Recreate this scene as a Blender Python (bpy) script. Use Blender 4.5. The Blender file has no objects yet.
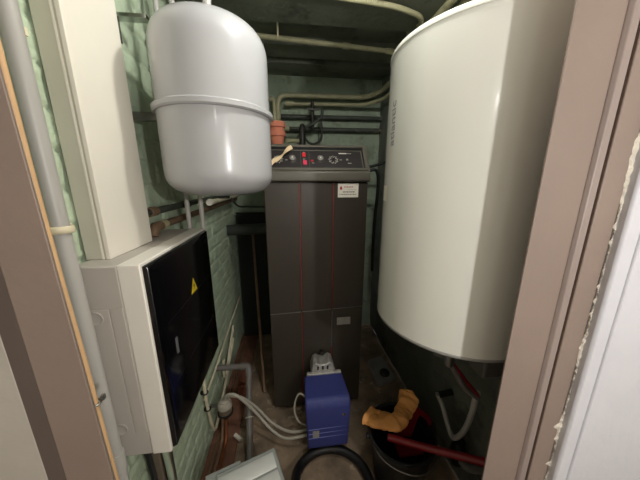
import bpy, bmesh, math, random
from mathutils import Vector, Matrix, noise
random.seed(7)
SC = bpy.context.scene
COL = SC.collection
PI = math.pi
V = Vector

# ------------------------------------------------------------------ materials
def lin(c):
    return tuple(((v/255)/12.92 if v/255 <= .04045 else ((v/255+.055)/1.055)**2.4) for v in c)

def mat(name, rgb, rough=.5, metal=0., var=.08, scale=8., bump=0., bscale=60., spots=None, spot_scale=5., spot_amt=.55,
        coat=0., spec=.5, fine=None):
    m = bpy.data.materials.new(name); m.use_nodes = True
    nt = m.node_tree; N = nt.nodes; L = nt.links
    b = N['Principled BSDF']
    b.inputs['Roughness'].default_value = rough
    b.inputs['Metallic'].default_value = metal
    b.inputs['Coat Weight'].default_value = coat
    b.inputs['Coat Roughness'].default_value = .08
    b.inputs['Specular IOR Level'].default_value = spec
    tc = N.new('ShaderNodeTexCoord')
    nz = N.new('ShaderNodeTexNoise'); nz.inputs['Scale'].default_value = scale; nz.inputs['Detail'].default_value = 6
    L.new(tc.outputs['Object'], nz.inputs['Vector'])
    r = N.new('ShaderNodeValToRGB')
    c = lin(rgb)
    r.color_ramp.elements[0].position = .3; r.color_ramp.elements[1].position = .7
    r.color_ramp.elements[0].color = (*[v*(1-var) for v in c], 1)
    r.color_ramp.elements[1].color = (*[min(1, v*(1+var)) for v in c], 1)
    L.new(nz.outputs['Fac'], r.inputs['Fac'])
    out = r.outputs['Color']
    if spots:
        n2 = N.new('ShaderNodeTexNoise'); n2.inputs['Scale'].default_value = spot_scale; n2.inputs['Detail'].default_value = 8
        n2.inputs['Roughness'].default_value = .65
        L.new(tc.outputs['Object'], n2.inputs['Vector'])
        r2 = N.new('ShaderNodeValToRGB')
        r2.color_ramp.elements[0].position = spot_amt; r2.color_ramp.elements[1].position = spot_amt+.1
        L.new(n2.outputs['Fac'], r2.inputs['Fac'])
        mx = N.new('ShaderNodeMixRGB'); mx.inputs[2].default_value = (*lin(spots), 1)
        L.new(r2.outputs['Color'], mx.inputs[0]); L.new(out, mx.inputs[1]); out = mx.outputs[0]
    L.new(out, b.inputs['Base Color'])
    if bump:
        n3 = N.new('ShaderNodeTexNoise'); n3.inputs['Scale'].default_value = bscale; n3.inputs['Detail'].default_value = 8
        L.new(tc.outputs['Object'], n3.inputs['Vector'])
        bp = N.new('ShaderNodeBump'); bp.inputs['Strength'].default_value = bump; bp.inputs['Distance'].default_value = .01
        L.new(n3.outputs['Fac'], bp.inputs['Height']); L.new(bp.outputs['Normal'], b.inputs['Normal'])
    return m

M = dict(
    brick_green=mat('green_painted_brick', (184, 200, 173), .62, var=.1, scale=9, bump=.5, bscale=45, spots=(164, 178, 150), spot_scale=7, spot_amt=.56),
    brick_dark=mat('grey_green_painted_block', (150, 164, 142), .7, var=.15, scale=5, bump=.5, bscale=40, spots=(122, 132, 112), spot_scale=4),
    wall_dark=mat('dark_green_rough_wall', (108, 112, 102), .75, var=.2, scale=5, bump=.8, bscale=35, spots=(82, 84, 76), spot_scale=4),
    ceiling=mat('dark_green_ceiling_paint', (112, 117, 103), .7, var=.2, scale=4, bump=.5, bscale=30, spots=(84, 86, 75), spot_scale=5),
    floor=mat('stained_concrete', (132, 114, 94), .9, var=.42, scale=6, bump=.6, bscale=40, spots=(178, 164, 144), spot_scale=9, spot_amt=.58),
    red_floor=mat('red_brown_tile', (122, 84, 66), .85, var=.25, scale=8, bump=.5, bscale=40),
    hall_white=mat('hall_white_paint', (214, 208, 198), .7, var=.03),
    hall_floor=mat('hall_floor', (120, 110, 98), .6, var=.1),
    white_wall=mat('white_wall_paint', (212, 213, 219), .55, var=.03, bump=.15, bscale=30),
    mauve=mat('mauve_brown_paint', (141, 125, 115), .5, var=.05, scale=5, bump=.12, bscale=25),
    mauve_edge=mat('mauve_edge_paint', (150, 136, 130), .45, var=.05, scale=5),
    lagging=mat('dark_pipe_lagging', (46, 49, 44), .8, var=.25, scale=8, bump=.5, bscale=25),
    shade_board=mat('shade_board_dark', (40, 42, 38), .8, var=.25, scale=6),  # near black, for the added board that darkens the back corner
    beige_white=mat('beige_white_wall_paint', (186, 181, 171), .6, var=.04, bump=.2, bscale=20),
    shade_brown=mat('painted_shade_brown', (96, 84, 78), .6, var=.06),  # shade beside the left jamb, put into the colour
    handle_grey=mat('dim_grey_handle', (92, 92, 94), .4),
    plaster=mat('torn_cream_plaster', (218, 211, 196), .9, var=.12, scale=30, bump=.8, bscale=90),
    enamel=mat('white_enamel', (226, 227, 218), .22, var=.012, scale=3, coat=.3),
    enamel2=mat('light_grey_enamel', (176, 177, 179), .25, var=.02, scale=4, coat=.3, spots=(190, 182, 168), spot_scale=6, spot_amt=.7),
    seam=mat('grey_seam', (150, 150, 146), .5),
    pvc_white=mat('cream_plastic', (232, 227, 214), .4, var=.02),
    pvc_base=mat('cream_grey_plastic', (196, 192, 178), .45, var=.03),
    panel_grey=mat('warm_grey_plastic', (186, 180, 172), .45, var=.02),
    panel_white=mat('off_white_plastic', (230, 226, 216), .4, var=.02),
    smoked=mat('smoked_black_door', (9, 9, 12), .12, var=.1, spec=.6),
    black=mat('black_plastic', (22, 22, 23), .45, var=.15),
    rubber=mat('black_rubber', (13, 13, 14), .5, var=.15),
    yellow=mat('warning_yellow', (228, 200, 40), .5, var=.04),
    boiler=mat('charcoal_brown_enamel', (60, 54, 46), .42, var=.06, scale=5, bump=.05, bscale=200),
    boiler_dark=mat('dark_control_face', (46, 42, 42), .4, var=.08),
    boiler_light=mat('olive_grey_bezel', (94, 90, 80), .45, var=.06),
    red_trim=mat('red_trim', (140, 48, 44), .5, var=.1),
    red=mat('red_plastic', (140, 26, 34), .35, var=.08),
    red_switch=mat('red_switch', (214, 44, 52), .35, var=.05),
    pink_switch=mat('pink_red_switch', (226, 66, 96), .35, var=.05),
    knob=mat('grey_knob', (120, 116, 110), .4, var=.08),
    paper=mat('white_sticker', (226, 220, 206), .7, var=.04, scale=40),
    ink=mat('dark_ink', (70, 56, 54), .8),
    ink_red=mat('red_ink', (170, 36, 50), .8),
    label_grey=mat('grey_label', (150, 147, 138), .7, var=.15, scale=90),
    logo=mat('grey_logo_print', (140, 140, 142), .5),
    tape=mat('beige_tape', (226, 200, 160), .7, var=.08, scale=30),
    blue=mat('blue_hood', (52, 60, 124), .6, var=.12, scale=7, bump=.08, bscale=90, spots=(70, 76, 118), spot_scale=12, spot_amt=.6),
    blue_edge=mat('pale_blue_rib', (112, 122, 186), .5),
    alu=mat('cast_aluminium', (190, 188, 182), .45, metal=.6, var=.15, scale=30, bump=.5, bscale=70),
    terracotta=mat('terracotta', (176, 106, 82), .85, var=.12, scale=15),
    pipe_tan=mat('tan_green_painted_pipe', (168, 164, 130), .55, var=.1, scale=15, spots=(128, 122, 94), spot_scale=14, spot_amt=.6),
    pipe_dark=mat('dark_painted_pipe', (64, 68, 60), .6, var=.2, scale=15, spots=(110, 106, 86), spot_scale=10, spot_amt=.6),
    pipe_grey=mat('grey_pvc_pipe', (176, 174, 168), .4, var=.05, scale=6),
    pipe_grey2=mat('mid_grey_pvc_pipe', (112, 108, 103), .45, var=.06),
    pipe_wood=mat('tan_painted_pipe', (214, 174, 128), .5, var=.1, scale=10),
    pipe_cream=mat('cream_painted_pipe', (218, 209, 182), .5, var=.08, scale=15),
    cream_clip=mat('cream_clip', (222, 212, 180), .55, var=.05),
    copper=mat('copper', (176, 108, 72), .4, metal=.8, var=.15, scale=12),
    copper_old=mat('old_tan_copper_pipe', (124, 102, 80), .55, metal=.3, var=.2, scale=12),
    hose_grey=mat('grey_white_hose', (176, 170, 156), .5, var=.08, scale=20),
    steel=mat('zinc_steel', (150, 148, 142), .35, metal=.8, var=.15),
    chrome=mat('bright_metal', (210, 210, 208), .2, metal=1.),
    dark_metal=mat('dark_metal', (54, 52, 48), .5, metal=.5, var=.2, scale=20),
    amber=mat('dusty_brown_bowl', (122, 108, 92), .4, var=.2, scale=20),
    vac_grey=mat('light_grey_plastic', (160, 165, 161), .4, var=.03),
    vac_silver=mat('silver_grey_plastic', (214, 216, 211), .4, var=.03),
    orange=mat('orange_rubber', (236, 166, 92), .6, var=.1, scale=12, bump=.3, bscale=30),
    bucket=mat('black_bucket', (30, 31, 33), .4, var=.12),
    plate=mat('grey_plate', (140, 140, 136), .7, var=.12, scale=15),
    flue=mat('dull_grey_metal', (66, 69, 67), .55, metal=.3, var=.15, scale=8),
    wood=mat('brown_wood_pole', (128, 100, 76), .7, var=.2, scale=12),
    brown_box=mat('brown_grey_board', (118, 104, 88), .7, var=.15, scale=9),
    stone=mat('old_red_brick', (118, 70, 52), .9, var=.2, scale=12, bump=.6, bscale=40),
)
lamp_m = bpy.data.materials.new('lamp_glass'); lamp_m.use_nodes = True
_b = lamp_m.node_tree.nodes['Principled BSDF']
_b.inputs['Emission Color'].default_value = (1, .95, .86, 1); _b.inputs['Emission Strength'].default_value = 20

# ------------------------------------------------------------------ mesh helpers
def obj(name, bm, m, parent=None, smooth=40, bevel=0., seg=2, kind=None):
    bmesh.ops.recalc_face_normals(bm, faces=bm.faces)
    me = bpy.data.meshes.new(name); bm.to_mesh(me); bm.free()
    o = bpy.data.objects.new(name, me); COL.objects.link(o)
    me.materials.append(m)
    for p in me.polygons: p.use_smooth = True
    me.set_sharp_from_angle(angle=math.radians(smooth))
    if bevel:
        md = o.modifiers.new('bevel', 'BEVEL'); md.width = bevel; md.segments = seg
        md.limit_method = 'ANGLE'; md.angle_limit = math.radians(35); md.harden_normals = False
    if parent is not None:
        o.parent = parent
        o.matrix_parent_inverse = Matrix.Translation(-parent.location) if parent.type == 'EMPTY' and parent.parent is None else Matrix.Identity(4)
    if kind: o['kind'] = kind
    return o

def tag(o, label, cat, group=None):
    o['label'] = label; o['category'] = cat
    if group: o['group'] = group
    return o

def thing(name, loc, label, cat, group=None):
    o = bpy.data.objects.new(name, None); o.empty_display_size = .05
    COL.objects.link(o); o.location = loc
    return tag(o, label, cat, group)

def NB(): return bmesh.new()

def box(bm, x0, x1, y0, y1, z0, z1, mtx=None):
    vs = [bm.verts.new(V(p)) for p in ((x0,y0,z0),(x1,y0,z0),(x1,y1,z0),(x0,y1,z0),(x0,y0,z1),(x1,y0,z1),(x1,y1,z1),(x0,y1,z1))]
    if mtx is not None:
        for v in vs: v.co = mtx @ v.co
    for f in ((0,1,2,3),(4,5,6,7),(0,1,5,4),(1,2,6,5),(2,3,7,6),(3,0,4,7)): bm.faces.new([vs[i] for i in f])
    return bm

def hexa(bm, pts):
    vs = [bm.verts.new(V(p)) for p in pts]
    for f in ((0,1,2,3),(4,5,6,7),(0,1,5,4),(1,2,6,5),(2,3,7,6),(3,0,4,7)): bm.faces.new([vs[i] for i in f])
    return bm

def prism(bm, poly, axis, a, b):
    """extrude a 2D polygon along an axis: axis 'x' takes (y,z), 'y' takes (x,z), 'z' takes (x,y)"""
    def mk(p, t): return V((t, p[0], p[1])) if axis == 'x' else V((p[0], t, p[1])) if axis == 'y' else V((p[0], p[1], t))
    A = [bm.verts.new(mk(p, a)) for p in poly]; B = [bm.verts.new(mk(p, b)) for p in poly]
    n = len(poly)
    bm.faces.new(A); bm.faces.new(B)
    for i in range(n): bm.faces.new((A[i], A[(i+1) % n], B[(i+1) % n], B[i]))
    return bm

def lathe(bm, prof, c=(0,0,0), n=48, mtx=None):
    """profile of (r, z) revolved about z"""
    rings = []
    for r, z in prof:
        if r < 1e-6: ring = [bm.verts.new(V((0,0,z)))]
        else: ring = [bm.verts.new(V((r*math.cos(2*PI*i/n), r*math.sin(2*PI*i/n), z))) for i in range(n)]
        rings.append(ring)
    for A, B in zip(rings, rings[1:]):
        for i in range(n):
            j = (i+1) % n
            if len(A) == 1 and len(B) == 1: break
            if len(A) == 1: bm.faces.new((A[0], B[i], B[j]))
            elif len(B) == 1: bm.faces.new((A[i], A[j], B[0]))
            else: bm.faces.new((A[i], A[j], B[j], B[i]))
    for R in (rings[0], rings[-1]):
        if len(R) > 1: bm.faces.new(R)
    for R in rings:
        for v in R: v.co = (mtx @ v.co if mtx is not None else v.co) + V(c)
    return bm

def fillet(pts, r, n=6):
    pts = [V(p) for p in pts]
    if len(pts) < 3: return pts
    out = [pts[0]]
    for a, b, c in zip(pts, pts[1:], pts[2:]):
        u = (a-b); w = (c-b); d = min(r, u.length*.48, w.length*.48)
        p, q = b+u.normalized()*d, b+w.normalized()*d
        for i in range(n+1):
            t = i/n; out.append(p*(1-t)**2 + b*2*t*(1-t) + q*t*t)
    out.append(pts[-1]); return out

def spline(pts, n=8):
    pts = [V(p) for p in pts]; P = [pts[0]*2-pts[1]]+pts+[pts[-1]*2-pts[-2]]
    out = []
    for i in range(1, len(P)-2):
        a, b, c, d = P[i-1:i+3]
        for k in range(n):
            t = k/n
            out.append(.5*((2*b)+(c-a)*t+(2*a-5*b+4*c-d)*t*t+(3*b-a-3*c+d)*t**3))
    out.append(pts[-1]); return out

def tube(bm, pts, r, n=12, cap=True):
    pts = [V(p) for p in pts]
    rr = r if isinstance(r, (list, tuple)) else [r]*len(pts)
    tan = [(pts[min(i+1, len(pts)-1)]-pts[max(i-1, 0)]).normalized() for i in range(len(pts))]
    up = V((0,0,1)) if abs(tan[0].z) < .9 else V((1,0,0))
    nrm = (up-tan[0]*up.dot(tan[0])).normalized()
    rings = []
    for p, t, q in zip(pts, tan, rr):
        nrm = (nrm-t*nrm.dot(t)).normalized(); bi = t.cross(nrm)
        rings.append([bm.verts.new(p+(nrm*math.cos(2*PI*k/n)+bi*math.sin(2*PI*k/n))*q) for k in range(n)])
    for A, B in zip(rings, rings[1:]):
        for i in range(n): bm.faces.new((A[i], A[(i+1) % n], B[(i+1) % n], B[i]))
    if cap: bm.faces.new(rings[0]); bm.faces.new(rings[-1])
    return bm

def pipe(name, pts, r, m, label=None, cat='pipe', parent=None, bend=.05, n=14, group=None, curve=False):
    o = obj(name, tube(NB(), spline(pts) if curve else fillet(pts, bend), r, n), m, parent)
    if label: tag(o, label, cat, group)
    return o

def ring(bm, c, axis, R, r, n=28, k=10, a0=0, a1=2*PI):
    """torus (or open arc) about an axis"""
    q = V(axis).to_track_quat('Z', 'Y')
    full = abs(a1-a0-2*PI) < 1e-6
    pts = [V(c)+q @ V((R*math.cos(a0+(a1-a0)*i/n), R*math.sin(a0+(a1-a0)*i/n), 0)) for i in range(n+1)]
    return tube(bm, pts, r, k, cap=not full)

def cyl(bm, a, b, r, n=24, r2=None):
    a, b = V(a), V(b)
    return tube(bm, [a, b], [r, r if r2 is None else r2], n)

# ------------------------------------------------------------------ setting
def relief_wall(name, m, fn, W, H, res, height):
    """grid whose points fn(u,v,h) are pushed out by height(u,v)"""
    bm = NB(); nu, nv = int(W/res), int(H/res)
    g = [[bm.verts.new(fn(W*i/nu, H*j/nv, height(W*i/nu, H*j/nv))) for j in range(nv+1)] for i in range(nu+1)]
    for i in range(nu):
        for j in range(nv): bm.faces.new((g[i][j], g[i+1][j], g[i+1][j+1], g[i][j+1]))
    o = obj(name, bm, m, smooth=80); o['kind'] = 'structure'
    return o

def brick_h(course, length, joint, depth, rough, seed):
    def h(u, v):
        wob = .006*noise.noise(V((u*6, v*6, seed)))
        vv = v+wob; row = math.floor(vv/course); fv = vv-row*course
        uu = u+wob+(row % 2)*length*.5; colm = math.floor(uu/length); fu = uu-colm*length
        d = min(fv, course-fv, fu, length-fu)
        e = max(0., min(1., d/joint)); e = e*e*(3-2*e)
        rnd = noise.noise(V((row*3.7+.3, colm*5.1+.7, seed)))*.5
        return -depth*(1-e)+e*rnd*rough+rough*.7*noise.noise(V((u*25, v*25, seed)))+rough*.4*noise.noise(V((u*70, v*70, seed)))
    return h

XL, XR, YB, ZC = -.5, .85, 2.40, 2.40
hb = brick_h(.085, .205, .013, .007, .004, 3.)
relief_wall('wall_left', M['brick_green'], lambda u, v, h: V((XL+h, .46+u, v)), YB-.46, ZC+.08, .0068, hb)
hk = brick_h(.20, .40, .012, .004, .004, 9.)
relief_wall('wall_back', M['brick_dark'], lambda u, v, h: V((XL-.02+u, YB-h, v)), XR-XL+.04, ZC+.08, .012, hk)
def hr(u, v): return .02*noise.noise(V((u*3, v*3, 5)))+.009*noise.noise(V((u*11, v*11, 8)))+.004*noise.noise(V((u*30, v*30, 2)))
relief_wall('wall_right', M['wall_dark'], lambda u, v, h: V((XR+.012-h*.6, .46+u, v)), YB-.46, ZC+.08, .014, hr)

# floors
bm = NB()
nf = 70
g = [[bm.verts.new(V((XL-.02+(XR-XL+.04)*i/nf, .42+(YB-.40)*j/nf, .004*noise.noise(V((i*.14, j*.2, 1)))-.004))) for j in range(nf+1)] for i in range(nf+1)]
for i in range(nf):
    for j in range(nf): bm.faces.new((g[i][j], g[i+1][j], g[i+1][j+1], g[i][j+1]))
o = obj('floor', bm, M['floor'], smooth=80); o['kind'] = 'structure'
bm = NB(); box(bm, XL-.01, -.345, .5, 2.38, -.02, .006)
obj('trim_1', bm, M['red_floor'], bevel=.004, kind='structure')
obj('floor_hall', box(NB(), -1.3, 1.3, -1.8, .43, -.05, -.008), M['hall_floor'], kind='structure')
obj('wall_hall_left', box(NB(), -1.36, -1.3, -1.8, .5, 0, 2.5), M['hall_white'], kind='structure')
obj('wall_hall_right', box(NB(), 1.3, 1.36, -1.8, .5, 0, 2.5), M['hall_white'], kind='structure')
obj('wall_hall_back', box(NB(), -1.36, 1.36, -1.86, -1.8, 0, 2.5), M['hall_white'], kind='structure')
obj('ceiling_hall', box(NB(), -1.36, 1.36, -1.86, .5, 2.5, 2.56), M['hall_white'], kind='structure')

# ceiling: slab, a wide dropped band and two ledges that run across the room
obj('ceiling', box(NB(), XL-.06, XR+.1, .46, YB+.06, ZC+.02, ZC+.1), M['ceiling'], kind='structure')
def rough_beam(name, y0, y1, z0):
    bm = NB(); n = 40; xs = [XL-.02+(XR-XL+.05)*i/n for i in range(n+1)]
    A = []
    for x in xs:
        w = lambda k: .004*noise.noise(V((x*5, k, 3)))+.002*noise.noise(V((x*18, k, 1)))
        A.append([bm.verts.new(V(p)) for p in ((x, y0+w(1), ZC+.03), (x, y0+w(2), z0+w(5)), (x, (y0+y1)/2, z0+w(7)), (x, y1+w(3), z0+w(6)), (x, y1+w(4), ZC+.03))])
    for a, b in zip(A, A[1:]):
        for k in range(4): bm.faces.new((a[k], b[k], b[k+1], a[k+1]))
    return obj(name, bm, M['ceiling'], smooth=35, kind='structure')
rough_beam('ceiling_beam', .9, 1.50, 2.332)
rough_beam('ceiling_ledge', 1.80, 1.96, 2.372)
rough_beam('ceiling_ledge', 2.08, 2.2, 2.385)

# front wall around the doorway and its painted frame
FY = .43
obj('wall_front', box(NB(), -1.3, -.477, FY+.001, .5, 0, 2.5), M['beige_white'], kind='structure', bevel=.004)
obj('wall_front_right', box(NB(), .668, 1.3, FY-.022, .5, 0, 2.5), M['white_wall'], kind='structure', bevel=.006)
obj('wall_front_top', box(NB(), -.476, .668, FY-.015, .5, 2.12, 2.5), M['white_wall'], kind='structure')
bm = NB(); tube(bm, [(.707, FY-.022, 0), (.707, FY-.022, 2.5)], .0045, 10)
obj('trim_2', bm, M['white_wall'], kind='structure')

fr = thing('door_frame', (.05, FY, 0), 'mauve brown painted door frame around the closet opening', 'door frame')
fr['kind'] = 'structure'
def slab(bm, xa0, xa1, xb0, xb1, y0, y1, z0, z1):   # board whose edges lean: a = at z0, b = at z1
    return hexa(bm, ((xa0,y0,z0),(xa1,y0,z0),(xa1,y1,z0),(xa0,y1,z0),(xb0,y0,z1),(xb1,y0,z1),(xb1,y1,z1),(xb0,y1,z1)))
obj('jamb', hexa(NB(), ((-.447,FY,0),(-.349,FY,0),(-.372,.464,0),(-.447,.464,0),(-.449,FY,2.08),(-.384,FY,2.08),(-.412,.464,2.08),(-.449,.464,2.08))), M['mauve'], fr, bevel=.002)
obj('recess_shade', box(NB(), -.4785, -.446, FY+.0008, .48, 0, 2.1), M['shade_brown'], fr)  # flush strip; the shade of a recess is painted on in dark brown
obj('jamb', prism(NB(), [(.478,FY),(.578,FY),(.578,.472),(.522,.472)], 'z', 0, 2.08), M['mauve'], fr, bevel=.002)
bm = NB(); prism(bm, [(.577, FY-.001), (.582, FY-.007), (.596, FY-.008), (.603, FY-.002), (.603, .45), (.577, .45)], 'z', 0, 2.08)
obj('stop_bead', bm, M['mauve_edge'], fr, bevel=.0015)
obj('rebate', box(NB(), .601, .613, FY+.012, .47, 0, 2.08), M['mauve'], fr)
obj('casing', box(NB(), .611, .664, FY-.004, .49, 0, 2.08), M['mauve'], fr, bevel=.002)
obj('head', box(NB(), -.476, .666, FY, .49, 2.075, 2.122), M['mauve'], fr)
# torn edge of plaster between casing and white wall
bm = NB(); n = 520; A = []
for i in range(n+1):
    z = 2.05*i/n
    w = .0004+.010*max(0, noise.noise(V((1, z*9, 4))))+.012*max(0, noise.noise(V((3, z*60, 2)))-.05)
    if .55 < z < 1.0: w += .055*max(0, noise.noise(V((5, z*48, 6)))-.12)*min(1, (1.0-z)/.12)
    if 1.50 < z < 1.64: w += .007*math.sin((z-1.5)/.14*PI)+.005*abs(noise.noise(V((8, z*40, 2))))
    t = .0005+.0030*abs(noise.noise(V((2, z*50, 7))))
    A.append([bm.verts.new(V(p)) for p in ((.668, FY-.004-t*2, z), (.668-w*.6, FY-.0045-t, z), (.668-w, FY-.0035, z))])
for a, b in zip(A, A[1:]):
    for k in range(2): bm.faces.new((a[k], b[k], b[k+1], a[k+1]))
obj('trim_3', bm, M['plaster'], smooth=30, kind='structure')

# ------------------------------------------------------------------ water heater
HX, HY, HR, HZ0, HZ1 = .575, .770, .255, 1.065, 1.925
wh = thing('water_heater', (HX, HY, HZ0), 'large white cylindrical water heater hung on the right wall', 'water heater')
c = (HX, HY, 0)
obj('tank', lathe(NB(), [(HR, HZ0+.014), (HR, HZ1-.016)], c, 128), M['enamel'], wh, smooth=60)
obj('top_cap', lathe(NB(), [(HR-.001, HZ1-.0175), (HR+.0015, HZ1-.0165), (HR+.0015, HZ1-.010), (HR-.002, HZ1-.003), (HR-.010, HZ1), (.15, HZ1+.008), (0, HZ1+.010)], c, 128), M['enamel'], wh, smooth=60)
obj('bottom_cap', lathe(NB(), [(0, HZ0-.012), (.1, HZ0-.012), (HR-.03, HZ0-.004), (HR-.008, HZ0), (HR-.001, HZ0+.004), (HR+.001, HZ0+.012), (HR-.001, HZ0+.0145)], c, 128), M['seam'], wh, smooth=60)
for z in (1.28, 1.72):
    obj('wall_bracket', box(NB(), HX+.05, XR+.02, HY-.05, HY+.05, z-.02, z+.02), M['steel'], wh)
def wrap_text(txt, size, ang0, z0, spin, parent, name, m, R):
    cu = bpy.data.curves.new(name, 'FONT'); cu.body = txt; cu.size = size; cu.resolution_u = 4
    t = bpy.data.objects.new(name, cu); COL.objects.link(t)
    dg = bpy.context.evaluated_depsgraph_get(); me = bpy.data.meshes.new_from_object(t.evaluated_get(dg))
    bm = NB(); bm.from_mesh(me); bpy.data.objects.remove(t); bpy.data.meshes.remove(me)
    bmesh.ops.subdivide_edges(bm, edges=bm.edges, cuts=1)
    ext = bmesh.ops.extrude_face_region(bm, geom=list(bm.faces))
    up = {v for v in ext['geom'] if isinstance(v, bmesh.types.BMVert)}
    for v in bm.verts:
        x, y = v.co.x, v.co.y
        a = ang0 - y/R               # text runs upwards, its tops turned to the left of the viewer
        rr = R+(.0008 if v in up else .0001)
        v.co = V((HX+rr*math.cos(a), HY+rr*math.sin(a), z0+x))
    return obj(name, bm, m, parent)
LOGO_A = math.radians(182)
wrap_text('atlantic', .044, LOGO_A, 1.652, 0, wh, 'brand_lettering', M['logo'], HR)
bm = NB()
for k in range(7):
    pass
A = []
for k in range(6):
    a = math.radians(164+k*2.2)
    A.append([bm.verts.new(V((HX+(HR+.0006)*math.cos(a), HY+(HR+.0006)*math.sin(a), z))) for z in (1.485, 1.535)])
for a, b in zip(A, A[1:]): bm.faces.new((a[0], b[0], b[1], a[1]))
obj('rating_label', bm, M['paper'], wh)

# pipework under the heater
sg = thing('safety_group', (.66, .70, 1.0), 'safety valve with lever and tap hanging under the white water heater', 'safety valve')
obj('inlet_pipe', tube(NB(), [(.63, .80, 1.06), (.63, .80, .90)], .011), M['copper'], sg)
obj('outlet_pipe', tube(NB(), [(.74, .80, 1.06), (.74, .80, .84), (.84, .84, .80)], .011), M['copper'], sg)
obj('valve_body', lathe(NB(), [(0,.82),(.016,.82),(.02,.84),(.02,.88),(.014,.90),(.014,.93),(0,.93)], (.63,.80,0), 20), M['steel'], sg)
obj('junction_box', box(NB(), .70, .79, .70, .78, .83, .93), M['pipe_grey2'], sg, bevel=.008)
pipe('flexible_hose', [(.605,.86,.835),(.635,.815,.835),(.68,.77,.745),(.735,.745,.70)], .011, M['pipe_grey2'], curve=True, parent=sg)
pipe('flexible_hose', [(.63,.815,.86),(.66,.80,.81),(.70,.775,.755),(.735,.745,.71)], .008, M['red'], curve=True, parent=sg)['label'] = 'dark red hose'
tag(pipe('waste_hose', [(.785,1.05,.41),(.785,1.0,.385),(.78,.94,.335),(.77,.885,.325),(.76,.84,.38),(.755,.80,.48),(.75,.775,.60),(.745,.765,.69),(.735,.75,.72)], .0115, M['pipe_grey'], curve=True), 'pale hose hanging in a U loop at the dark right wall', 'hose')
t = thing('pipe_fitting', (.83, 1.03, .40), 'small black and chrome tap low on the right wall', 'fitting')
obj('body', cyl(NB(), (.86,1.04,.425), (.785,1.04,.415), .017), M['black'], t)
obj('nut', cyl(NB(), (.795,1.045,.418), (.775,1.05,.41), .014, 6), M['chrome'], t)
t = thing('waste_trap', (.80, .82, .2), 'black waste trap on the right wall below the pale hose loop', 'trap')
obj('trap_body', lathe(NB(), [(0,.20),(.03,.20),(.034,.21),(.034,.28),(.026,.30),(.026,.325),(0,.325)], (.79,.86,0), 24), M['black'], t)
obj('trap_pipe', tube(NB(), fillet([(.79,.86,.24),(.79,.80,.24),(.86,.78,.24)], .03), .016), M['pipe_grey2'], t)

# ------------------------------------------------------------------ expansion vessel
VX, VY, VR = -.2165, .902, .168
ev = thing('expansion_vessel', (VX, VY, 1.5), 'round light grey expansion vessel with a belt seam, left of the boiler', 'tank')
cv = (VX, VY, 0); ZB = 1.752
def dome(r, z0, z1, h, up):
    return [(r*math.cos(t)**.6 if t < PI/2-1e-4 else 0, (z1-h+h*math.sin(t)**.78) if up else (z0+h-h*math.sin(t)**.78)) for t in [PI/2*i/24 for i in range(25)]]
obj('upper_shell', lathe(NB(), [(VR-.003, ZB)]+dome(VR-.003, 0, 2.003, .10, True), cv, 96), M['enamel2'], ev, smooth=60)
obj('lower_shell', lathe(NB(), [(VR-.002, ZB)]+dome(VR-.002, 1.502, 0, .078, False), cv, 96), M['enamel2'], ev, smooth=60)
obj('clamp_ring', lathe(NB(), [(VR-.004, ZB-.010), (VR+.004, ZB-.010), (VR+.0085, ZB-.006), (VR+.0085, ZB+.005), (VR+.004, ZB+.009), (VR-.004, ZB+.009)], cv, 96), M['enamel2'], ev)
obj('bottom_plug', lathe(NB(), [(0,1.492),(.018,1.492),(.02,1.497),(.02,1.51),(0,1.51)], cv, 24), M['black'], ev)
obj('top_pipe', tube(NB(), [(VX, VY, 1.99), (VX, VY, 2.38)], .012), M['pipe_grey'], ev)
obj('wall_arm', box(NB(), XL-.01, VX-.12, VY+.03, VY+.06, ZB-.012, ZB+.012), M['steel'], ev)
bm = NB(); box(bm, XL-.008, -.40, .93, .96, 2.02, 2.03); box(bm, XL-.008, -.49, .93, .96, 1.96, 2.03)
tag(obj('angle_bracket', bm, M['chrome']), 'bright metal angle bracket on the green wall above the grey vessel', 'bracket')

# ------------------------------------------------------------------ trunking + distribution panel
PZ0, PZ1, PY0, PY1, PX = .805, 1.36, .60, 1.065, -.33
tr = thing('cable_trunking', (-.47, .75, PZ1), 'tall cream plastic cable trunking rising from the electrical panel', 'cable trunking')
obj('base', box(NB(), XL+.004, -.446, .655, .845, PZ1, 2.44), M['pvc_base'], tr, bevel=.002)
obj('lid', box(NB(), -.448, -.437, .651, .849, PZ1+.0005, 2.44), M['pvc_white'], tr, bevel=.002)
obj('rib', box(NB(), -.458, -.4535, .6525, .68, PZ1+.0005, 2.44), M['pvc_white'], tr, bevel=.001)

ep = thing('electrical_panel', (-.42, .83, PZ0), 'electrical distribution panel with black smoked door on the left wall', 'electrical panel')
obj('enclosure', box(NB(), XL+.008, -.395, PY0, PY1, PZ0, PZ1), M['panel_grey'], ep, bevel=.004)
obj('front_frame', box(NB(), -.3955, -.345, PY0-.0015, PY1+.001, PZ0-.001, PZ1+.0015), M['panel_white'], ep, bevel=.003)
sp = obj('side_cover', box(NB(), XL+.012, -.4285, PY0-.003, PY0+.004, PZ0+.075, PZ1-.108), M['panel_grey'], ep, bevel=.0012)
obj('side_cover', box(NB(), -.4262, -.398, PY0-.003, PY0+.004, PZ0+.078, PZ1-.106), M['panel_grey'], ep, bevel=.0012)
for z in (1.232, .905):
    bm = NB(); lathe(bm, [(.0, 0), (.0115, 0), (.0145, .0012), (.0158, .0026), (.0168, .0026), (.0172, -.0005), (0, -.0005)], (0,0,0), 28, Matrix.Rotation(PI/2, 4, 'X'))
    for v in bm.verts: v.co += V((-.459, PY0-.0038, z))
    obj('knockout', bm, M['panel_grey'], ep)
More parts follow.
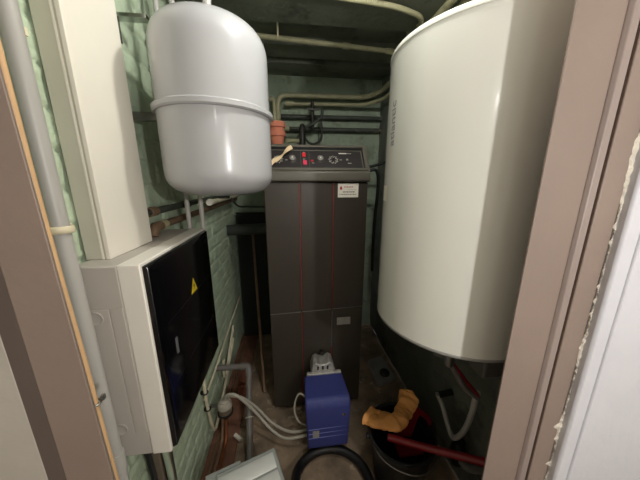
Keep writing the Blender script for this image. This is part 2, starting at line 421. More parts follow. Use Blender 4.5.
# smoked door with chamfered rim
dr = NB()
a = (PY0+.006, PY1-.004, PZ0+.006, PZ1-.006)
ch = .02
P0 = [(-.346, y, z) for y, z in ((a[0],a[2]),(a[1],a[2]),(a[1],a[3]),(a[0],a[3]))]
P1 = [(-.334, y, z) for y, z in ((a[0]+.003,a[2]+.003),(a[1]-.003,a[2]+.003),(a[1]-.003,a[3]-.003),(a[0]+.003,a[3]-.003))]
P2 = [(-.328, y, z) for y, z in ((a[0]+ch,a[2]+ch),(a[1]-ch,a[2]+ch),(a[1]-ch,a[3]-ch),(a[0]+ch,a[3]-ch))]
R_ = [[dr.verts.new(V(p)) for p in P] for P in (P0, P1, P2)]
for A, B in zip(R_, R_[1:]):
    for i in range(4): dr.faces.new((A[i], A[(i+1) % 4], B[(i+1) % 4], B[i]))
dr.faces.new(R_[0]); dr.faces.new(R_[2])
door = obj('door', dr, M['smoked'], ep, smooth=20, bevel=.0015)
bm = NB(); box(bm, -.329, -.3255, .672, .684, 1.065, 1.115)
obj('handle', bm, M['handle_grey'], door, bevel=.0015) 
ty, tz = .848, 1.203
bm = NB(); prism(bm, [(ty-.026, tz-.024), (ty+.026, tz-.024), (ty, tz+.026)], 'x', -.3285, -.3274)
wt = obj('warning_label', bm, M['yellow'], door)
bm = NB(); prism(bm, [(ty+.002, tz+.012), (ty-.006, tz-.004), (ty, tz-.003), (ty-.002, tz-.016), (ty+.006, tz+.001), (ty, tz)], 'x', -.3275, -.3270)
wt2 = obj('warning_label', bm, M['black'], door); wt2.name = 'bolt_mark'
for z in (.99, 1.175):
    bm = NB(); box(bm, -.329, -.3276, PY0+.05, PY1-.05, z, z+.002)
    q = obj('seam_line', bm, M['black'], door)

# below the panel: cables, a brown board and a small box
for k, (x, y, m, d) in enumerate(((-.455,.66,'black','black'), (-.44,.72,'copper_old','brown'), (-.425,.69,'brick_dark','green'))):
    pipe('cable', [(x, y, PZ0), (x+.004, y+.01, .6), (x-.006, y+.03, .3), (x, y+.02, .0)], .009, M[m], d+' cable dropping from the underside of the electrical panel', 'cable', curve=True, group=None)
bm = NB(); box(bm, XL+.006, -.455, .72, .78, .0, .795)
tag(obj('upright_board', bm, M['brown_box'], bevel=.003), 'brown upright board against the wall beneath the electrical panel', 'board')
bm = NB(); box(bm, XL+.004, -.47, .80, .825, .0, .80)
tag(obj('conduit', bm, M['pipe_dark'], bevel=.006), 'dark conduit strip running down the brick wall under the panel', 'conduit')

# pipes on the near left wall
dp = thing('drain_pipe', (-.468, .574, 0), 'vertical grey plastic pipe in front of the green bricks', 'pipe')
obj('upper_length', tube(NB(), [(-.468,.574,.79), (-.470,.574,2.42)], .0155, 20), M['pipe_grey'], dp)
obj('coupling', tube(NB(), [(-.468,.574,.80),(-.468,.574,.855)], .0185, 20), M['pipe_grey'], dp)
obj('lower_length', tube(NB(), [(-.468,.574,0),(-.468,.574,.80)], .0155, 20), M['pipe_grey'], dp)
for z in (1.452, 1.828):
    bm = NB()
    if z < 1.6: ring(bm, (-.468,.574,z), (0,0,1), .0185, .0035, 24, 8)
    for v in bm.verts: v.co.z = z+(v.co.z-z)*2.2
    box(bm, XL, -.4845, .53, .625, z-.008, z+.006)
    obj('clip', bm, M['cream_clip'], dp)
tp = thing('tan_pipe', (-.40, .475, 0), 'thin tan painted pipe behind the edge of the left door jamb', 'pipe')
obj('tube', tube(NB(), spline([(x-.006,.474,z) for x, z in ((-.384,0), (-.389,.7), (-.3945,1.05), (-.3965,1.2), (-.402,1.4), (-.405,1.6), (-.408,2.05))]), .0055, 12), M['pipe_wood'], tp)
bm = NB(); ring(bm, (-.401,.474,1.11), (.2,0,1), .0095, .0022, 20, 8); box(bm, -.392, -.386, .476, .484, 1.112, 1.122)
obj('clip', bm, M['steel'], tp)

for x, w in ((-.405, 'left'), (-.352, 'right')):
    pipe('conduit', [(x, 1.08, 1.02), (x, 1.08, 1.78), (x-.03, 1.10, 2.0), (x-.03, 1.10, 2.41)], .0092, M['pipe_grey'],
         'thin grey conduit behind the electrical panel, %s one of the two' % w, 'conduit', group='conduits behind the panel')
w1 = thing('wall_pipe', (-.462, 1.3, 1.445), 'dark painted pipe on the left wall under the grey vessel, upper of two', 'pipe')
obj('tube', tube(NB(), [(-.462,.86,1.447),(-.462,2.36,1.447)], .013), M['pipe_dark'], w1)
obj('joint', tube(NB(), [(-.462,.90,1.447),(-.462,.945,1.447)], .0165), M['copper_old'], w1)
obj('joint', tube(NB(), [(-.462,1.20,1.447),(-.462,1.25,1.447)], .0165), M['pipe_dark'], w1)
w2 = thing('wall_pipe', (-.462, 1.3, 1.392), 'tan painted pipe on the left wall under the grey vessel, lower of two', 'pipe')
obj('tube', tube(NB(), [(-.462,.92,1.392),(-.462,2.36,1.392)], .014), M['copper_old'], w2)
obj('collar', tube(NB(), [(-.462,.965,1.392),(-.462,1.0,1.392)], .018), M['pipe_tan'], w2)
obj('elbow', tube(NB(), fillet([(-.462,.965,1.392),(-.462,.925,1.392),(-.462,.905,1.362)], .03), .017), M['copper_old'], w2)
w3 = thing('wall_pipe', (-.44, 1.8, 1.43), 'cream pipe with a white valve on the left wall beyond the grey conduits', 'pipe')
obj('tube', tube(NB(), [(-.438,1.52,1.432),(-.438,2.3,1.425)], .013), M['pipe_cream'], w3)
obj('valve', lathe(NB(), [(0,-.02),(.017,-.02),(.02,0),(.017,.02),(0,.02)], (-.438,1.5,1.432), 16, Matrix.Rotation(PI/2,4,'X')), M['pvc_white'], w3)
pipe('cable', [(-.44,2.0,1.44), (-.415,2.0,1.40), (-.37,1.98,1.362), (-.28,1.96,1.36), (-.132,1.9,1.362)], .007, M['rubber'], 'black cable drooping from the left wall to the boiler', 'cable', curve=True)

# ------------------------------------------------------------------ boiler
BX0, BX1, BY0, BY1 = -.13, .467, 1.44, 2.25
bo = thing('boiler', ((BX0+BX1)/2, 1.7, 0), 'tall charcoal floor standing boiler with control panel and red pinstripes', 'boiler')
obj('cabinet', box(NB(), BX0, BX1, BY0+.012, BY1, .015, 1.548), M['boiler'], bo, bevel=.006)
obj('top_cover', box(NB(), BX0, BX1, 1.56, BY1, 1.545, 1.752), M['boiler'], bo, bevel=.006)
xs = [BX0, .069, .263, BX1]
for i in range(3):
    xa, xb = xs[i]+.0025, xs[i+1]-.0025
    sl = lambda x: .735+.020*(x-BX0)/(BX1-BX0)
    obj('upper_door_panel', hexa(NB(), ((xa,BY0,sl(xa)+.003),(xb,BY0,sl(xb)+.003),(xb,BY0+.02,sl(xb)+.003),(xa,BY0+.02,sl(xa)+.003),(xa,BY0,1.541),(xb,BY0,1.541),(xb,BY0+.02,1.541),(xa,BY0+.02,1.541))), M['boiler'], bo, bevel=.003)
    obj('lower_door_panel', hexa(NB(), ((xa,BY0+.002,.03),(xb,BY0+.002,.03),(xb,BY0+.02,.03),(xa,BY0+.02,.03),(xa,BY0+.002,sl(xa)-.003),(xb,BY0+.002,sl(xb)-.003),(xb,BY0+.02,sl(xb)-.003),(xa,BY0+.02,sl(xa)-.003))), M['boiler'], bo, bevel=.003)
    obj('seam_strip', hexa(NB(), ((xa,BY0+.001,sl(xa)-.0022),(xb,BY0+.001,sl(xb)-.0022),(xb,BY0+.012,sl(xb)-.0022),(xa,BY0+.012,sl(xa)-.0022),(xa,BY0+.001,sl(xa)+.0022),(xb,BY0+.001,sl(xb)+.0022),(xb,BY0+.012,sl(xb)+.0022),(xa,BY0+.012,sl(xa)+.0022))), M['steel'], bo)
for x in xs[1:3]:
    obj('red_stripe', box(NB(), x-.0024, x+.0024, BY0-.001, BY0+.012, .76, 1.541), M['red_trim'], bo)
    obj('red_stripe', box(NB(), x-.0020, x+.0020, BY0+.001, BY0+.012, .05, .735), M['red_trim'], bo)
obj('edge_strip', box(NB(), xs[2]-.0022, xs[2]+.0022, BY0-.001, BY0+.003, .47, .742), M['steel'], bo)
obj('plinth', box(NB(), BX0+.01, BX1-.01, BY0+.03, BY1-.02, 0, .02), M['black'], bo)
# control head: front lip, recessed sloping face, raised surround
cx0, cx1 = BX0-.006, BX1+.006
fy0, fz0, fy1, fz1 = 1.428, 1.604, 1.535, 1.752      # face line in (y, z)
head = NB(); prism(head, [(1.42,1.549),(1.418,1.556),(1.421,1.598),(1.428,1.604),(1.535,1.752),(1.545,1.756),(1.60,1.756),(1.60,1.545),(1.43,1.545)], 'x', cx0, cx1)
hd = obj('control_head', head, M['boiler_light'], bo, bevel=.004)
ang = math.atan2(fz1-fz0, fy1-fy0)
FM = Matrix.Translation((0, 1.428, 1.604)) @ Matrix.Rotation(ang, 4, 'X')   # local x along boiler, y up the slope, z out
SL = math.hypot(fz1-fz0, fy1-fy0)
def face(name, bm, m, parent, bevel=0., **k):
    for v in bm.verts: v.co = FM @ v.co
    o = obj(name, bm, m, parent, bevel=bevel, **k)
    return o
def frame_ring(x0, x1, y0, y1, w, h, z0=-.002):
    bm = NB(); box(bm, x0, x1, y0, y0+w, z0, h); box(bm, x0, x1, y1-w, y1, z0, h); box(bm, x0, x0+w, y0+w, y1-w, z0, h); box(bm, x1-w, x1, y0+w, y1-w, z0, h); return bm
face('outer_surround', frame_ring(cx0+.012, cx1-.012, .002, .180, .016, .007), M['boiler_light'], hd, .003)
face('groove', box(NB(), cx0+.028, cx1-.028, .018, .164, -.002, .0012), M['black'], hd)
face('inner_surround', frame_ring(cx0+.036, cx1-.036, .012, .144, .006, .005), M['boiler_light'], hd, .002)
cf = face('control_face', box(NB(), cx0+.042, cx1-.042, .018, .138, -.002, .0025), M['boiler_dark'], hd)
def part(name, bm, m, bevel=0.): return face(name, bm, m, hd, bevel)
def disc(bm, x, y, r, z0, z1, n=24): return cyl(bm, (x, y, z0), (x, y, z1), r, n)
KY = .076
def fx(px): return None
# knobs (photo x 293 and 320), dials (x 279 and 333)
for x in (.033, .190):
    part('knob', lathe(NB(), [(0,.022),(.013,.022),(.018,.018),(.0195,.006),(.021,.0025),(0,.0025)], (x,KY,0), 28), M['knob'])
    part('knob_mark', disc(NB(), x, KY, .004, .0221, .0228, 12), M['paper'])
for x, r in ((-.047, .026), (.265, .027)):
    bm = NB()
    for k in range(18):
        a = 2*PI*k/18
        box(bm, -.0010, .0010, r*(.72 if k % 3 else .5), r*(.95 if k % 2 else 1.1), .0024, .0034, Matrix.Translation((x,KY,0)) @ Matrix.Rotation(a, 4, 'Z'))
    part('dial_scale', bm, M['paper'])
    part('dial_hub', disc(NB(), x, KY, .006, .002, .008, 16), M['black'])
part('switch', box(NB(), .089, .108, .092, .120, .002, .010), M['red_switch'], .002)
part('switch', box(NB(), .092, .113, .036, .066, .002, .010), M['pink_switch'], .002)
for x in (.080, .128):
    part('divider_line', box(NB(), x-.0008, x+.0008, .020, .136, .0024, .0030), M['boiler_light'])
for x, y, w, h in ((.000,.072,.014,.005), (.099,.079,.014,.005), (.099,.127,.009,.004), (.148,.052,.012,.005), (.308,.076,.014,.006), (.346,.078,.012,.012), (.358,.052,.022,.006)):
    part('printed_mark', box(NB(), x-w/2, x+w/2, y-h/2, y+h/2, .0024, .0031), M['label_grey'])
part('indicator_lamp', disc(NB(), .143, .066, .008, .002, .006, 16), M['ink_red'])
part('name_strip', box(NB(), .300, .346, .118, .125, .0024, .0033), M['paper'])
part('name_strip', box(NB(), .348, .374, .119, .124, .0024, .0031), M['label_grey'])
# stickers on the right-hand door panel
ss = obj('service_sticker', box(NB(), .288, .409, BY0-.0012, BY0+.001, 1.457, 1.537), M['paper'], bo)
def onfront(name, bm, m):
    return obj(name, bm, m, ss)
bm = NB(); prism(bm, [(.303,1.501),(.299,1.507),(.300,1.514),(.304,1.519),(.306,1.525),(.310,1.517),(.3135,1.510),(.312,1.503),(.307,1.499)], 'y', BY0-.0020, BY0-.0012)
onfront('flame_mark', bm, M['ink_red'])
for z, xa, xb, m, h in ((1.516,.325,.378,'ink_red',.005), (1.488,.318,.386,'ink',.0055), (1.474,.298,.396,'ink',.0035), (1.501,.345,.395,'label_grey',.002)):
    bm = NB(); x = xa
    while x < xb:
        w = random.uniform(.004, .010); box(bm, x, min(x+w, xb), BY0-.0020, BY0-.0012, z-h/2, z+h/2); x += w+.003
    onfront('print_line', bm, M[m])
obj('grey_label', box(NB(), .296, .385, BY0-.0002, BY0+.003, .632, .684), M['label_grey'], bo)

# twisted strip of masking tape on the control panel
bm = NB(); n = 22; A = []
for i in range(n+1):
    t = i/n; x = -.098+.130*t; y = .010+.135*t
    w = .0125*(.55+.45*abs(math.cos(t*PI*2.4))); hgt = .024+.006*math.sin(t*PI*3)
    dxn, dyn = -.62, .78; tw = math.sin(t*PI*2.4)*.006
    A.append([bm.verts.new(FM @ V((x+dxn*w*s, y+dyn*w*s, hgt+tw*s+q))) for s, q in ((-1,0),(1,0),(1,.002),(-1,.002))])
for a, b in zip(A, A[1:]):
    for k in range(4): bm.faces.new((a[k], b[k], b[(k+1) % 4], a[(k+1) % 4]))
bm.faces.new(A[0]); bm.faces.new(A[-1])
tag(obj('masking_tape_strip', bm, M['tape']), 'twisted beige strip of tape stuck on the boiler control panel', 'tape')

# flower pots on the boiler
def pot(z, h, label):
    R = .051
    o = obj('flower_pot', lathe(NB(), [(0,z),(R*.66,z),(R*.86,z+h*.62),(R*.86,z+h*.66),(R,z+h*.66),(R,z+h),(R*.90,z+h),(R*.86,z+h*.7),(R*.6,z+.008),(0,z+.008)], (-.052,1.64,0), 36), M['terracotta'], smooth=35)
    return tag(o, label, 'flower pot', 'terracotta pots on the boiler')
pot(1.7565, .085, 'small terracotta pot on the boiler, holding another pot')
pot(1.806, .085, 'small terracotta pot nested in the pot on the boiler')

# burner
bu = thing('oil_burner', (.19, 1.2, .09), 'blue hooded oil burner mounted low on the charcoal boiler', 'burner')
bm = NB()
prof = [(1.10,.075),(1.095,.10),(1.095,.345),(1.108,.378),(1.125,.392),(1.30,.388),(1.30,.10),(1.27,.075)]
prism(bm, prof, 'x', .062, .312)
for v in bm.verts:   # hood narrows towards its back and foot
    k = 1-.12*max(0, (.30-v.co.z)/.3)-.10*max(0, (v.co.y-1.2)/.1)*.6
    v.co.x = .187+(v.co.x-.187)*k
obj('hood', bm, M['blue'], bu, bevel=.010, seg=3)
for z in (.155, .185, .215):
    obj('hood_rib', tube(NB(), [(.078, 1.0955, z), (.298, 1.0975, z+.004)], .0026, 8), M['blue_edge'], bu)
obj('hood_badge', box(NB(), .100, .136, 1.0935, 1.0975, .160, .205), M['label_grey'], bu)
obj('hood_screw', lathe(NB(), [(0,0),(.008,0),(.010,.004),(0,.005)], (.272,1.0965,.30), 16, Matrix.Rotation(PI/2,4,'X')), M['chrome'], bu)
obj('back_plate', box(NB(), .085, .300, 1.298, 1.322, .11, .395), M['alu'], bu, bevel=.004)
obj('blast_tube', cyl(NB(), (.187,1.31,.27), (.187,1.445,.27), .062, 32), M['dark_metal'], bu)
bm = NB()
prism(bm, [(.115,.335),(.265,.335),(.265,.395),(.250,.440),(.228,.452),(.205,.436),(.172,.436),(.150,.452),(.128,.440),(.115,.395)], 'y', 1.322, 1.42)
obj('cast_housing', bm, M['alu'], bu, bevel=.005)
for a in (-.03, 0, .03):
    obj('housing_fin', box(NB(), .187+a-.006, .187+a+.006, 1.3195, 1.325, .402, .428), M['dark_metal'], bu, bevel=.002)
obj('flange_nut', cyl(NB(), (.195,1.405,.452), (.195,1.43,.452), .014, 6), M['dark_metal'], bu)
obj('mount_flange', cyl(NB(), (.187,1.425,.27), (.187,1.4415,.27), .088, 32), M['dark_metal'], bu)
obj('burner_lead', tube(NB(), spline([(.075,1.20,.33),(.035,1.22,.34),(.01,1.22,.29),(.005,1.21,.22),(.03,1.2,.16),(.075,1.19,.14)]), .005), M['hose_grey'], bu)

# oil filter and hoses, low on the left wall
of = thing('oil_filter', (-.415, 1.31, .14), 'small oil filter with pale cap low on the left wall', 'filter')
c = (-.415, 1.31, 0)
obj('cap', lathe(NB(), [(0,.262),(0.0212,.262),(0.0260,.258),(0.0260,.248),(0.0378,.244),(0.0425,.235),(0.0425,.218),(0,.218)], c, 28), M['hose_grey'], of)
obj('bowl', lathe(NB(), [(0,.150),(0.0212,.150),(0.0330,.158),(0.0384,.175),(0.0384,.219),(0,.219)], c, 28), M['amber'], of)
obj('clamp', lathe(NB(), [(0.0354,.170),(0.0454,.170),(0.0454,.180),(0.0354,.180)], c, 28), M['dark_metal'], of)
obj('drain_tap', lathe(NB(), [(0,.12),(0.0083,.12),(0.0118,.13),(0.0118,.152),(0,.152)], c, 16), M['dark_metal'], of)
obj('wall_bracket', box(NB(), XL-.01, -.40, 1.30, 1.32, .222, .234), M['steel'], of)
hs = [((-.415,1.31,.258),(-.40,1.30,.30),(-.35,1.29,.315),(-.29,1.275,.27),(-.22,1.26,.19),(-.14,1.22,.11),(-.05,1.18,.075),(.08,1.16,.105)),
      ((-.405,1.315,.258),(-.385,1.305,.292),(-.34,1.30,.29),(-.29,1.31,.25),(-.22,1.31,.17),(-.13,1.27,.09),(-.02,1.22,.07),(.09,1.19,.11))]
for p, d in zip(hs, ('front', 'rear')):
    pipe('oil_hose', p, .0085, M['hose_grey'], 'grey oil hose from the filter to the blue burner, %s of the pair' % d, 'hose', curve=True, group='oil hoses to the burner')
# cream pipes clipped on the brick wall
cp = thing('oil_pipe', (-.478, 1.4, .1), 'cream U bent pipe clipped low on the green brick wall', 'pipe')
obj('tube', tube(NB(), spline([(-.478,1.90,.285),(-.478,1.70,.20),(-.478,1.52,.13),(-.478,1.36,.085),(-.478,1.305,.075),(-.478,1.27,.10),(-.478,1.24,.19),(-.478,1.215,.33),(-.478,1.21,.40),(-.478,1.21,.60)]), .009), M['pipe_cream'], cp)
for p in ((-.478,1.222,.30), (-.478,1.212,.42)):
    bm = NB(); ring(bm, p, (0,-.2,1), .012, .0045, 20, 8); box(bm, XL-.004, -.485, p[1]-.008, p[1]+.008, p[2]-.008, p[2]+.008)
    obj('clip', bm, M['black'], cp)
pipe('oil_pipe', [(-.47,1.90,.40),(-.47,1.75,.32),(-.468,1.64,.255),(-.468,1.57,.22),(-.468,1.535,.235),(-.468,1.53,.30),(-.468,1.55,.36)], .0085, M['pipe_cream'], 'thin cream pipe ending in a hook beside the oil filter', 'pipe', curve=True)
pipe('oil_pipe', [(-.483,2.3,.47),(-.483,1.8,.43),(-.483,1.36,.39),(-.483,1.2,.385)], .0065, M['pipe_cream'], 'cream pipe running straight along the brick wall towards the corner', 'pipe')
for x, y0, y1, d, m in ((-.462,.62,1.30,'nearest the bricks','copper_old'), (-.437,.62,1.27,'middle one of three','wood'), (-.412,.62,1.25,'farthest from the bricks','copper')):
    pipe('floor_pipe', [(x, y0, .016), (x, y1, .016), (x, y1+.05, .13)] if d[0] != 'n' else [(x, y0, .016), (x, 2.2, .016)], .0085, M[m], 'tan copper pipe along the foot of the brick wall, '+d, 'pipe', bend=.04, group='pipes along the foot of the wall')

# grey drain with elbow
gd = thing('waste_pipe', (-.33, 1.3, 0), 'mid grey plastic waste pipe with an elbow left of the boiler', 'pipe')
obj('stub', tube(NB(), [(-.50,1.50,.335), (-.315,1.50,.333)], .019, 20), M['pipe_grey2'], gd)
obj('elbow', tube(NB(), fillet([(-.345,1.50,.333),(-.295,1.50,.332),(-.288,1.455,.295)], .035), .023, 20), M['pipe_grey2'], gd)
obj('length', tube(NB(), [(-.290,1.47,.307), (-.250,1.09,.012)], .0185, 20), M['pipe_grey2'], gd)
bm = NB(); d = (V((-.250,1.09,.012))-V((-.290,1.47,.307)))
ring(bm, V((-.290,1.47,.307))+d*.52, d, .023, .004, 28, 8)
obj('clip', bm, M['hose_grey'], gd)
bm = NB(); cyl(bm, (-.365,1.285,.019), (-.325,1.25,.019), .0125, 16)
tag(obj('plastic_stub', bm, M['pvc_white']), 'short white plastic stub lying on the red floor strip', 'plastic stub')
tag(obj('brick_block', box(NB(), -.40, -.325, 1.58, 1.80, .006, .10), M['stone'], bevel=.006), 'low red brick block on the floor behind the grey elbow', 'brick')
pipe('wooden_pole', [(-.33,2.325,1.13), (-.213,1.60,.012)], .011, M['wood'], 'thin wooden pole leaning in the gap left of the boiler', 'pole')
tag(obj('shade_board', box(NB(), -.475, -.135, 2.335, 2.36, .008, 1.27), M['shade_board'], bevel=.004), 'tall dark board added to darken the corner left of the boiler', 'board')  # added board, its dark colour stands in for shade in the corner
fl = thing('flue_pipe', (-.3, 1.9, 1.15), 'dull grey flue pipe in the dark gap left of the boiler', 'flue pipe')
obj('duct', cyl(NB(), (-.51,2.12,1.15), (-.131,2.06,1.17), .045, 32), M['flue'], fl)
obj('collar', cyl(NB(), (-.16,2.064,1.1685), (-.1305,2.060,1.170), .052, 32), M['dark_metal'], fl)

# ------------------------------------------------------------------ pipes on the back wall and ceiling
hp = thing('heating_pipe', (.3, 2.3, 2.23), 'tan heating pipe along the top of the back wall, upper of two', 'pipe')
obj('tube', tube(NB(), fillet([(-.054,2.30,.0),(-.056,2.30,2.238),(.70,2.30,2.246),(.795,2.20,2.272),(.80,1.2,2.272)], .075, 8), .019, 16), M['pipe_tan'], hp)
hp2 = thing('heating_pipe', (.3, 2.3, 2.18), 'tan heating pipe along the back wall, lower of two', 'pipe')
obj('tube', tube(NB(), fillet([(.0,2.33,2.182),(.68,2.30,2.186),(.80,2.18,2.20),(.80,1.2,2.20)], .07, 8), .015, 16), M['pipe_tan'], hp2)
obj('socket', tube(NB(), [(.0,2.33,2.182),(.07,2.327,2.1825)], .021, 16), M['pipe_tan'], hp2)
pipe('heating_pipe', [(-.12,2.31,2.20),(-.105,2.30,2.215),(-.088,2.30,2.20),(-.085,2.30,.0)], .015, M['pipe_tan'], 'short tan pipe rising beside the terracotta pots', 'pipe', bend=.02)
pipe('dark_pipe', [(-.51,2.362,2.085),(.86,2.362,2.095)], .020, M['pipe_dark'], 'dark pipe across the back wall above the boiler, upper of two', 'pipe', group='dark pipes across the back wall')
pipe('dark_pipe', [(-.51,2.362,1.985),(.86,2.362,1.995)], .020, M['pipe_dark'], 'dark pipe across the back wall above the boiler, lower of two', 'pipe', group='dark pipes across the back wall')
va = thing('pipe_manifold', (.17, 2.2, 1.95), 'dark valve assembly with looped tube above the boiler', 'valve')
obj('main_pipe', tube(NB(), fillet([(-.02,2.2,1.965),(.06,2.2,1.965),(.13,2.2,1.97),(.22,2.2,2.0),(.30,2.2,2.06),(.30,2.2,2.12)], .03), .011), M['pipe_dark'], va)
obj('valve_body', lathe(NB(), [(0,1.757),(.05,1.757),(.052,1.80),(.03,1.83),(.026,1.86),(.028,1.96),(.02,1.99),(.012,2.0),(0,2.0)], (.135,2.19,0), 24), M['dark_metal'], va)
obj('loop', tube(NB(), spline([(.15,2.19,1.90),(.19,2.18,1.855),(.24,2.18,1.85),(.285,2.18,1.88),(.295,2.19,1.95),(.29,2.2,2.03)]), .009), M['dark_metal'], va)
obj('riser', tube(NB(), [(.225,2.23,1.98),(.225,2.24,2.19)], .014), M['dark_metal'], va)
obj('lever', box(NB(), .185, .275, 2.19, 2.20, 2.105, 2.118), M['dark_metal'], va)
obj('tee', tube(NB(), [(-.02,2.2,1.965),(.03,2.2,1.965)], .022), M['pipe_tan'], va)
obj('tee', tube(NB(), [(.0,2.2,1.87),(.12,2.2,1.87)], .018), M['pipe_tan'], va)

c1 = thing('ceiling_pipe', (.27, 1.66, 2.315), 'tan pipe with a clip hung across the dark ceiling', 'pipe')
obj('tube', tube(NB(), [(-.52,1.575,2.318),(.30,1.645,2.318),(.87,1.70,2.318)], .0125, 14), M['pipe_tan'], c1)
obj('joint', tube(NB(), [(.345,1.65,2.318),(.385,1.654,2.318)], .0165, 14), M['pipe_tan'], c1)
obj('joint', tube(NB(), [(.62,1.677,2.318),(.66,1.681,2.318)], .0155, 14), M['pipe_tan'], c1)
obj('clip', box(NB(), -.032, -.022, 1.60, 1.622, 2.318, 2.425), M['cream_clip'], c1, bevel=.002)
pipe('ceiling_pipe', [(-.52,1.215,2.315),(-.2,1.235,2.315),(.22,1.255,2.315),(.52,1.285,2.315),(.67,1.34,2.315),(.70,1.44,2.315),(.70,1.47,2.45)], .0115, M['pipe_tan'], 'curved tan pipe under the dark ceiling above the heater', 'pipe', bend=.15)
for x, d in ((.735, 'left'), (.80, 'right')):
    pipe('ceiling_pipe', [(x, .5, 2.315), (x, 1.60, 2.315), (x, 1.64, 2.45)], .0165, M['pipe_tan'], 'straight tan ceiling pipe passing over the white heater, %s of the pair' % d, 'pipe', group='pipes over the heater')

# dark hoses on the right of the boiler
pipe('cable', [(.468,2.1,1.66),(.55,2.08,1.655),(.68,2.05,1.665),(.80,2.0,1.70),(.85,1.98,1.72)], .011, M['rubber'], 'dark cable from the boiler to the right wall, straighter one', 'cable', curve=True)
pipe('cable', [(.468,1.9,1.55),(.53,1.88,1.58),(.60,1.86,1.62),(.66,1.85,1.62),(.68,1.86,1.5),(.68,1.9,1.2),(.70,1.95,.8)], .012, M['rubber'], 'dark cable looping down between the boiler and the heater', 'cable', curve=True)

pipe('lagged_pipe', [(.60,2.26,.0),(.60,2.26,1.35),(.60,2.31,1.55),(.60,2.41,1.58)], .06, M['lagging'], 'thick dark lagged pipe standing in the gap right of the boiler', 'pipe', n=20)
# ------------------------------------------------------------------ floor objects
# vacuum cleaner
VM = Matrix.Translation((-.172,.755,0)) @ Matrix.Rotation(math.radians(19), 4, 'Z')
vc = thing('vacuum_cleaner', (-.172,.755,0), 'light grey vacuum cleaner with black hose at the bottom of the photo', 'vacuum cleaner')
def vb(name, bm, m, bevel=0., seg=2):
    for v in bm.verts: v.co = VM @ v.co
    return obj(name, bm, m, vc, bevel=bevel, seg=seg)
vb('body', box(NB(), -.125, .125, -.20, .135, .03, .325), M['vac_grey'], .02, 3)
vb('lid_rim', box(NB(), -.125, .132, -.20, .142, .322, .345), M['vac_grey'], .007, 3)
vb('side_flap', box(NB(), -.165, -.02, -.20, .160, .305, .338), M['vac_grey'], .004)
for k, (y0, y1) in enumerate(((.052, .124), (-.026, .046), (-.104, -.032), (-.182, -.110))):
    bm = NB(); prism(bm, [(y0,.343),(y0+.004,.348),(y0+.020,.3525),(y1-.016,.3525),(y1-.003,.3485),(y1,.343)], 'x', -.117, .116)
    vb('ribbed_cover', bm, M['vac_silver'], .0015)
for x in (-.1, .1):
    for y in (-.16, .1):
        vb('caster', lathe(NB(), [(0,-.012),(.022,-.012),(.024,0),(.022,.012),(0,.012)], (x,y,.024), 20, Matrix.Rotation(PI/2,4,'Y')), M['black'])
obj('hose', tube(NB(), spline([(-.06,.80,.22),(-.01,.90,.12),(.01,1.02,.045),(.07,1.09,.032),(.16,1.12,.032),(.26,1.105,.032),(.345,1.04,.032),(.38,.94,.032),(.38,.82,.032),(.33,.70,.032)], 14), .024, 16), M['rubber'], vc)

# bucket
bk = thing('bucket', (.545,.965,0), 'black plastic bucket with wire handle on the floor right of the burner', 'bucket')
c = (.545,.965,0)
obj('pail', lathe(NB(), [(0,0),(.118,0),(.124,.006),(.158,.285),(.170,.287),(.171,.300),(.160,.303),(.154,.298),(.120,.012),(0,.010)], c, 56), M['bucket'], bk)
hn = spline([(.545-.174,.965+.02,.29),(.40,.90,.262),(.44,.85,.248),(.50,.81,.245),(.56,.795,.245),(.63,.81,.25),(.69,.86,.262),(.545+.174,.965-.01,.29)])
obj('handle', tube(NB(), hn, .0026, 8), M['steel'], bk)
for s in (-1, 1): obj('handle_ear', cyl(NB(), (.545+s*.164,.975 if s < 0 else .955,.282), (.545+s*.18,.975 if s < 0 else .955,.282), .014, 16), M['black'], bk)

# red long handled dustpan in the bucket
dpn = thing('dustpan', (.6,.95,.2), 'red dustpan with a long handle lying in the black bucket', 'dustpan')
bm = NB(); A = []
for i in range(17):
    a = PI*1.05*i/16-.2
    x, y = .615+.085*math.cos(a), .985+.075*math.sin(a)
    A.append([bm.verts.new(V(p)) for p in ((x,y,.14),(x+.012*math.cos(a),y+.012*math.sin(a),.335),(x+.005*math.cos(a),y+.005*math.sin(a),.338),(x-.006*math.cos(a),y-.006*math.sin(a),.14))])
for a, b in zip(A, A[1:]):
    for k in range(4): bm.faces.new((a[k], b[k], b[(k+1) % 4], a[(k+1) % 4]))
bm.faces.new(A[0]); bm.faces.new(A[-1])
obj('pan', bm, M['red'], dpn)
obj('pan_floor', box(NB(), .545, .695, .955, 1.03, .13, .14), M['red'], dpn)
obj('handle', tube(NB(), [(.455,.925,.322),(.60,.855,.328),(.775,.71,.408)], [.016,.016,.016], 16), M['red'], dpn)
obj('handle_end', cyl(NB(), (.775,.71,.408), (.795,.694,.416), .019, 16), M['red'], dpn)

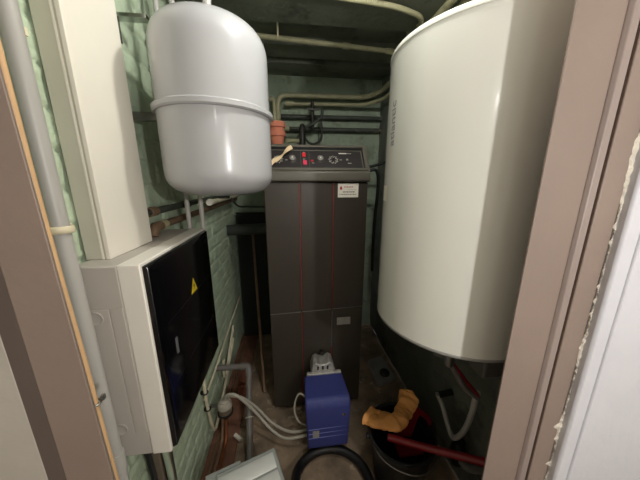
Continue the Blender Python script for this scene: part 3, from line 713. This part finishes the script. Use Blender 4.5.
# orange rubber glove over the rim
bm = NB()
path = spline([(.392,1.055,.325),(.425,1.02,.333),(.465,.985,.345),(.505,.965,.35),(.545,.985,.352),(.585,1.03,.355),(.63,1.075,.372),(.66,1.10,.385)], 8)
wid = [.040,.046,.050,.052,.050,.047,.045,.046,.045,.044,.042]
n = len(path); K = 20; rings = []
for i, p in enumerate(path):
    t = i/(n-1); tg = (path[min(i+1,n-1)]-path[max(i-1,0)]).normalized()
    sd = tg.cross(V((0,0,1))).normalized(); upv = sd.cross(tg)
    w = .058 if t < .03 else .050+.006*math.sin(t*9)-.010*math.exp(-((t-.5)/.13)**2)
    w *= (1 if t < .9 else math.sqrt(max(.05, 1-((t-.9)/.1)**2)))
    h = .024+.006*math.sin(t*14+1)
    if t > .93: h *= .75
    R = []
    for k in range(K):
        a = 2*PI*k/K; q = p+sd*w*math.cos(a)+upv*h*math.sin(a)
        q += (sd*math.cos(a)+upv*math.sin(a))*(.016*noise.noise(q*26)+.008*noise.noise(q*60))
        R.append(bm.verts.new(q))
    rings.append(R)
for A, B in zip(rings, rings[1:]):
    for k in range(K): bm.faces.new((A[k], A[(k+1) % K], B[(k+1) % K], B[k]))
bm.faces.new(rings[0]); bm.faces.new(rings[-1])
g = obj('rubber_glove', bm, M['orange'], smooth=70)
md = g.modifiers.new('sub', 'SUBSURF'); md.levels = 1; md.render_levels = 2
tag(g, 'crumpled orange rubber glove draped over the black bucket', 'glove')

# plate lying in the corner
pl = thing('floor_plate', (.73,1.71,0), 'grey square plate with a dark knob lying beside the boiler', 'plate')
obj('plate', hexa(NB(), ((.652,1.545,.0),(.822,1.60,.0),(.80,1.87,.0),(.655,1.83,.0),(.652,1.545,.016),(.822,1.60,.016),(.80,1.87,.016),(.655,1.83,.016))), M['plate'], pl, bevel=.003)
obj('knob', lathe(NB(), [(0,.016),(.040,.016),(.040,.030),(.030,.040),(0,.042)], (.745,1.66,0), 24), M['dark_metal'], pl)

# ------------------------------------------------------------------ lights
def lamp(name, loc, power, radius, color, label):
    t = thing(name, loc, label, 'lamp')
    obj('lamp_base', lathe(NB(), [(0,.05),(.06,.05),(.06,.035),(0,.035)], loc, 24), M['pvc_white'], t)
    ld = bpy.data.lights.new(name, 'POINT'); ld.energy = power; ld.shadow_soft_size = radius; ld.color = color
    lo = bpy.data.objects.new(name+'_bulb', ld); COL.objects.link(lo); lo.location = loc
    return lo
def light(name, loc, power, radius, color):
    ld = bpy.data.lights.new(name, 'POINT'); ld.energy = power; ld.shadow_soft_size = radius; ld.color = color
    lo = bpy.data.objects.new(name, ld); COL.objects.link(lo); lo.location = loc
    return lo
light('hall_ceiling_light', (.12,-.75,2.04), 1.6, .04, (1., .97, .93))
light('hall_side_light', (.66,-.66,1.70), 26, .03, (1., .97, .94))
light('closet_bulb', (.28,.63,2.34), 14, .03, (1., .97, .91))

w = bpy.data.worlds.new('World'); SC.world = w; w.use_nodes = True
w.node_tree.nodes['Background'].inputs[0].default_value = (.6, .62, .65, 1)
w.node_tree.nodes['Background'].inputs[1].default_value = .2

# ------------------------------------------------------------------ camera
cd = bpy.data.cameras.new('camera'); cd.sensor_width = 36; cd.lens = 36*250/640; cd.clip_start = .02
cam = bpy.data.objects.new('camera', cd); COL.objects.link(cam)
cam.location = (0,0,1.55)
cam.rotation_euler = (math.radians(90-13.3), 0, math.radians(-7.3))
SC.camera = cam
SC.view_settings.view_transform = 'Standard'; SC.view_settings.look = 'None'
SC.view_settings.gamma = 1; SC.view_settings.use_curve_mapping = False
SC.view_settings.exposure = 0.42
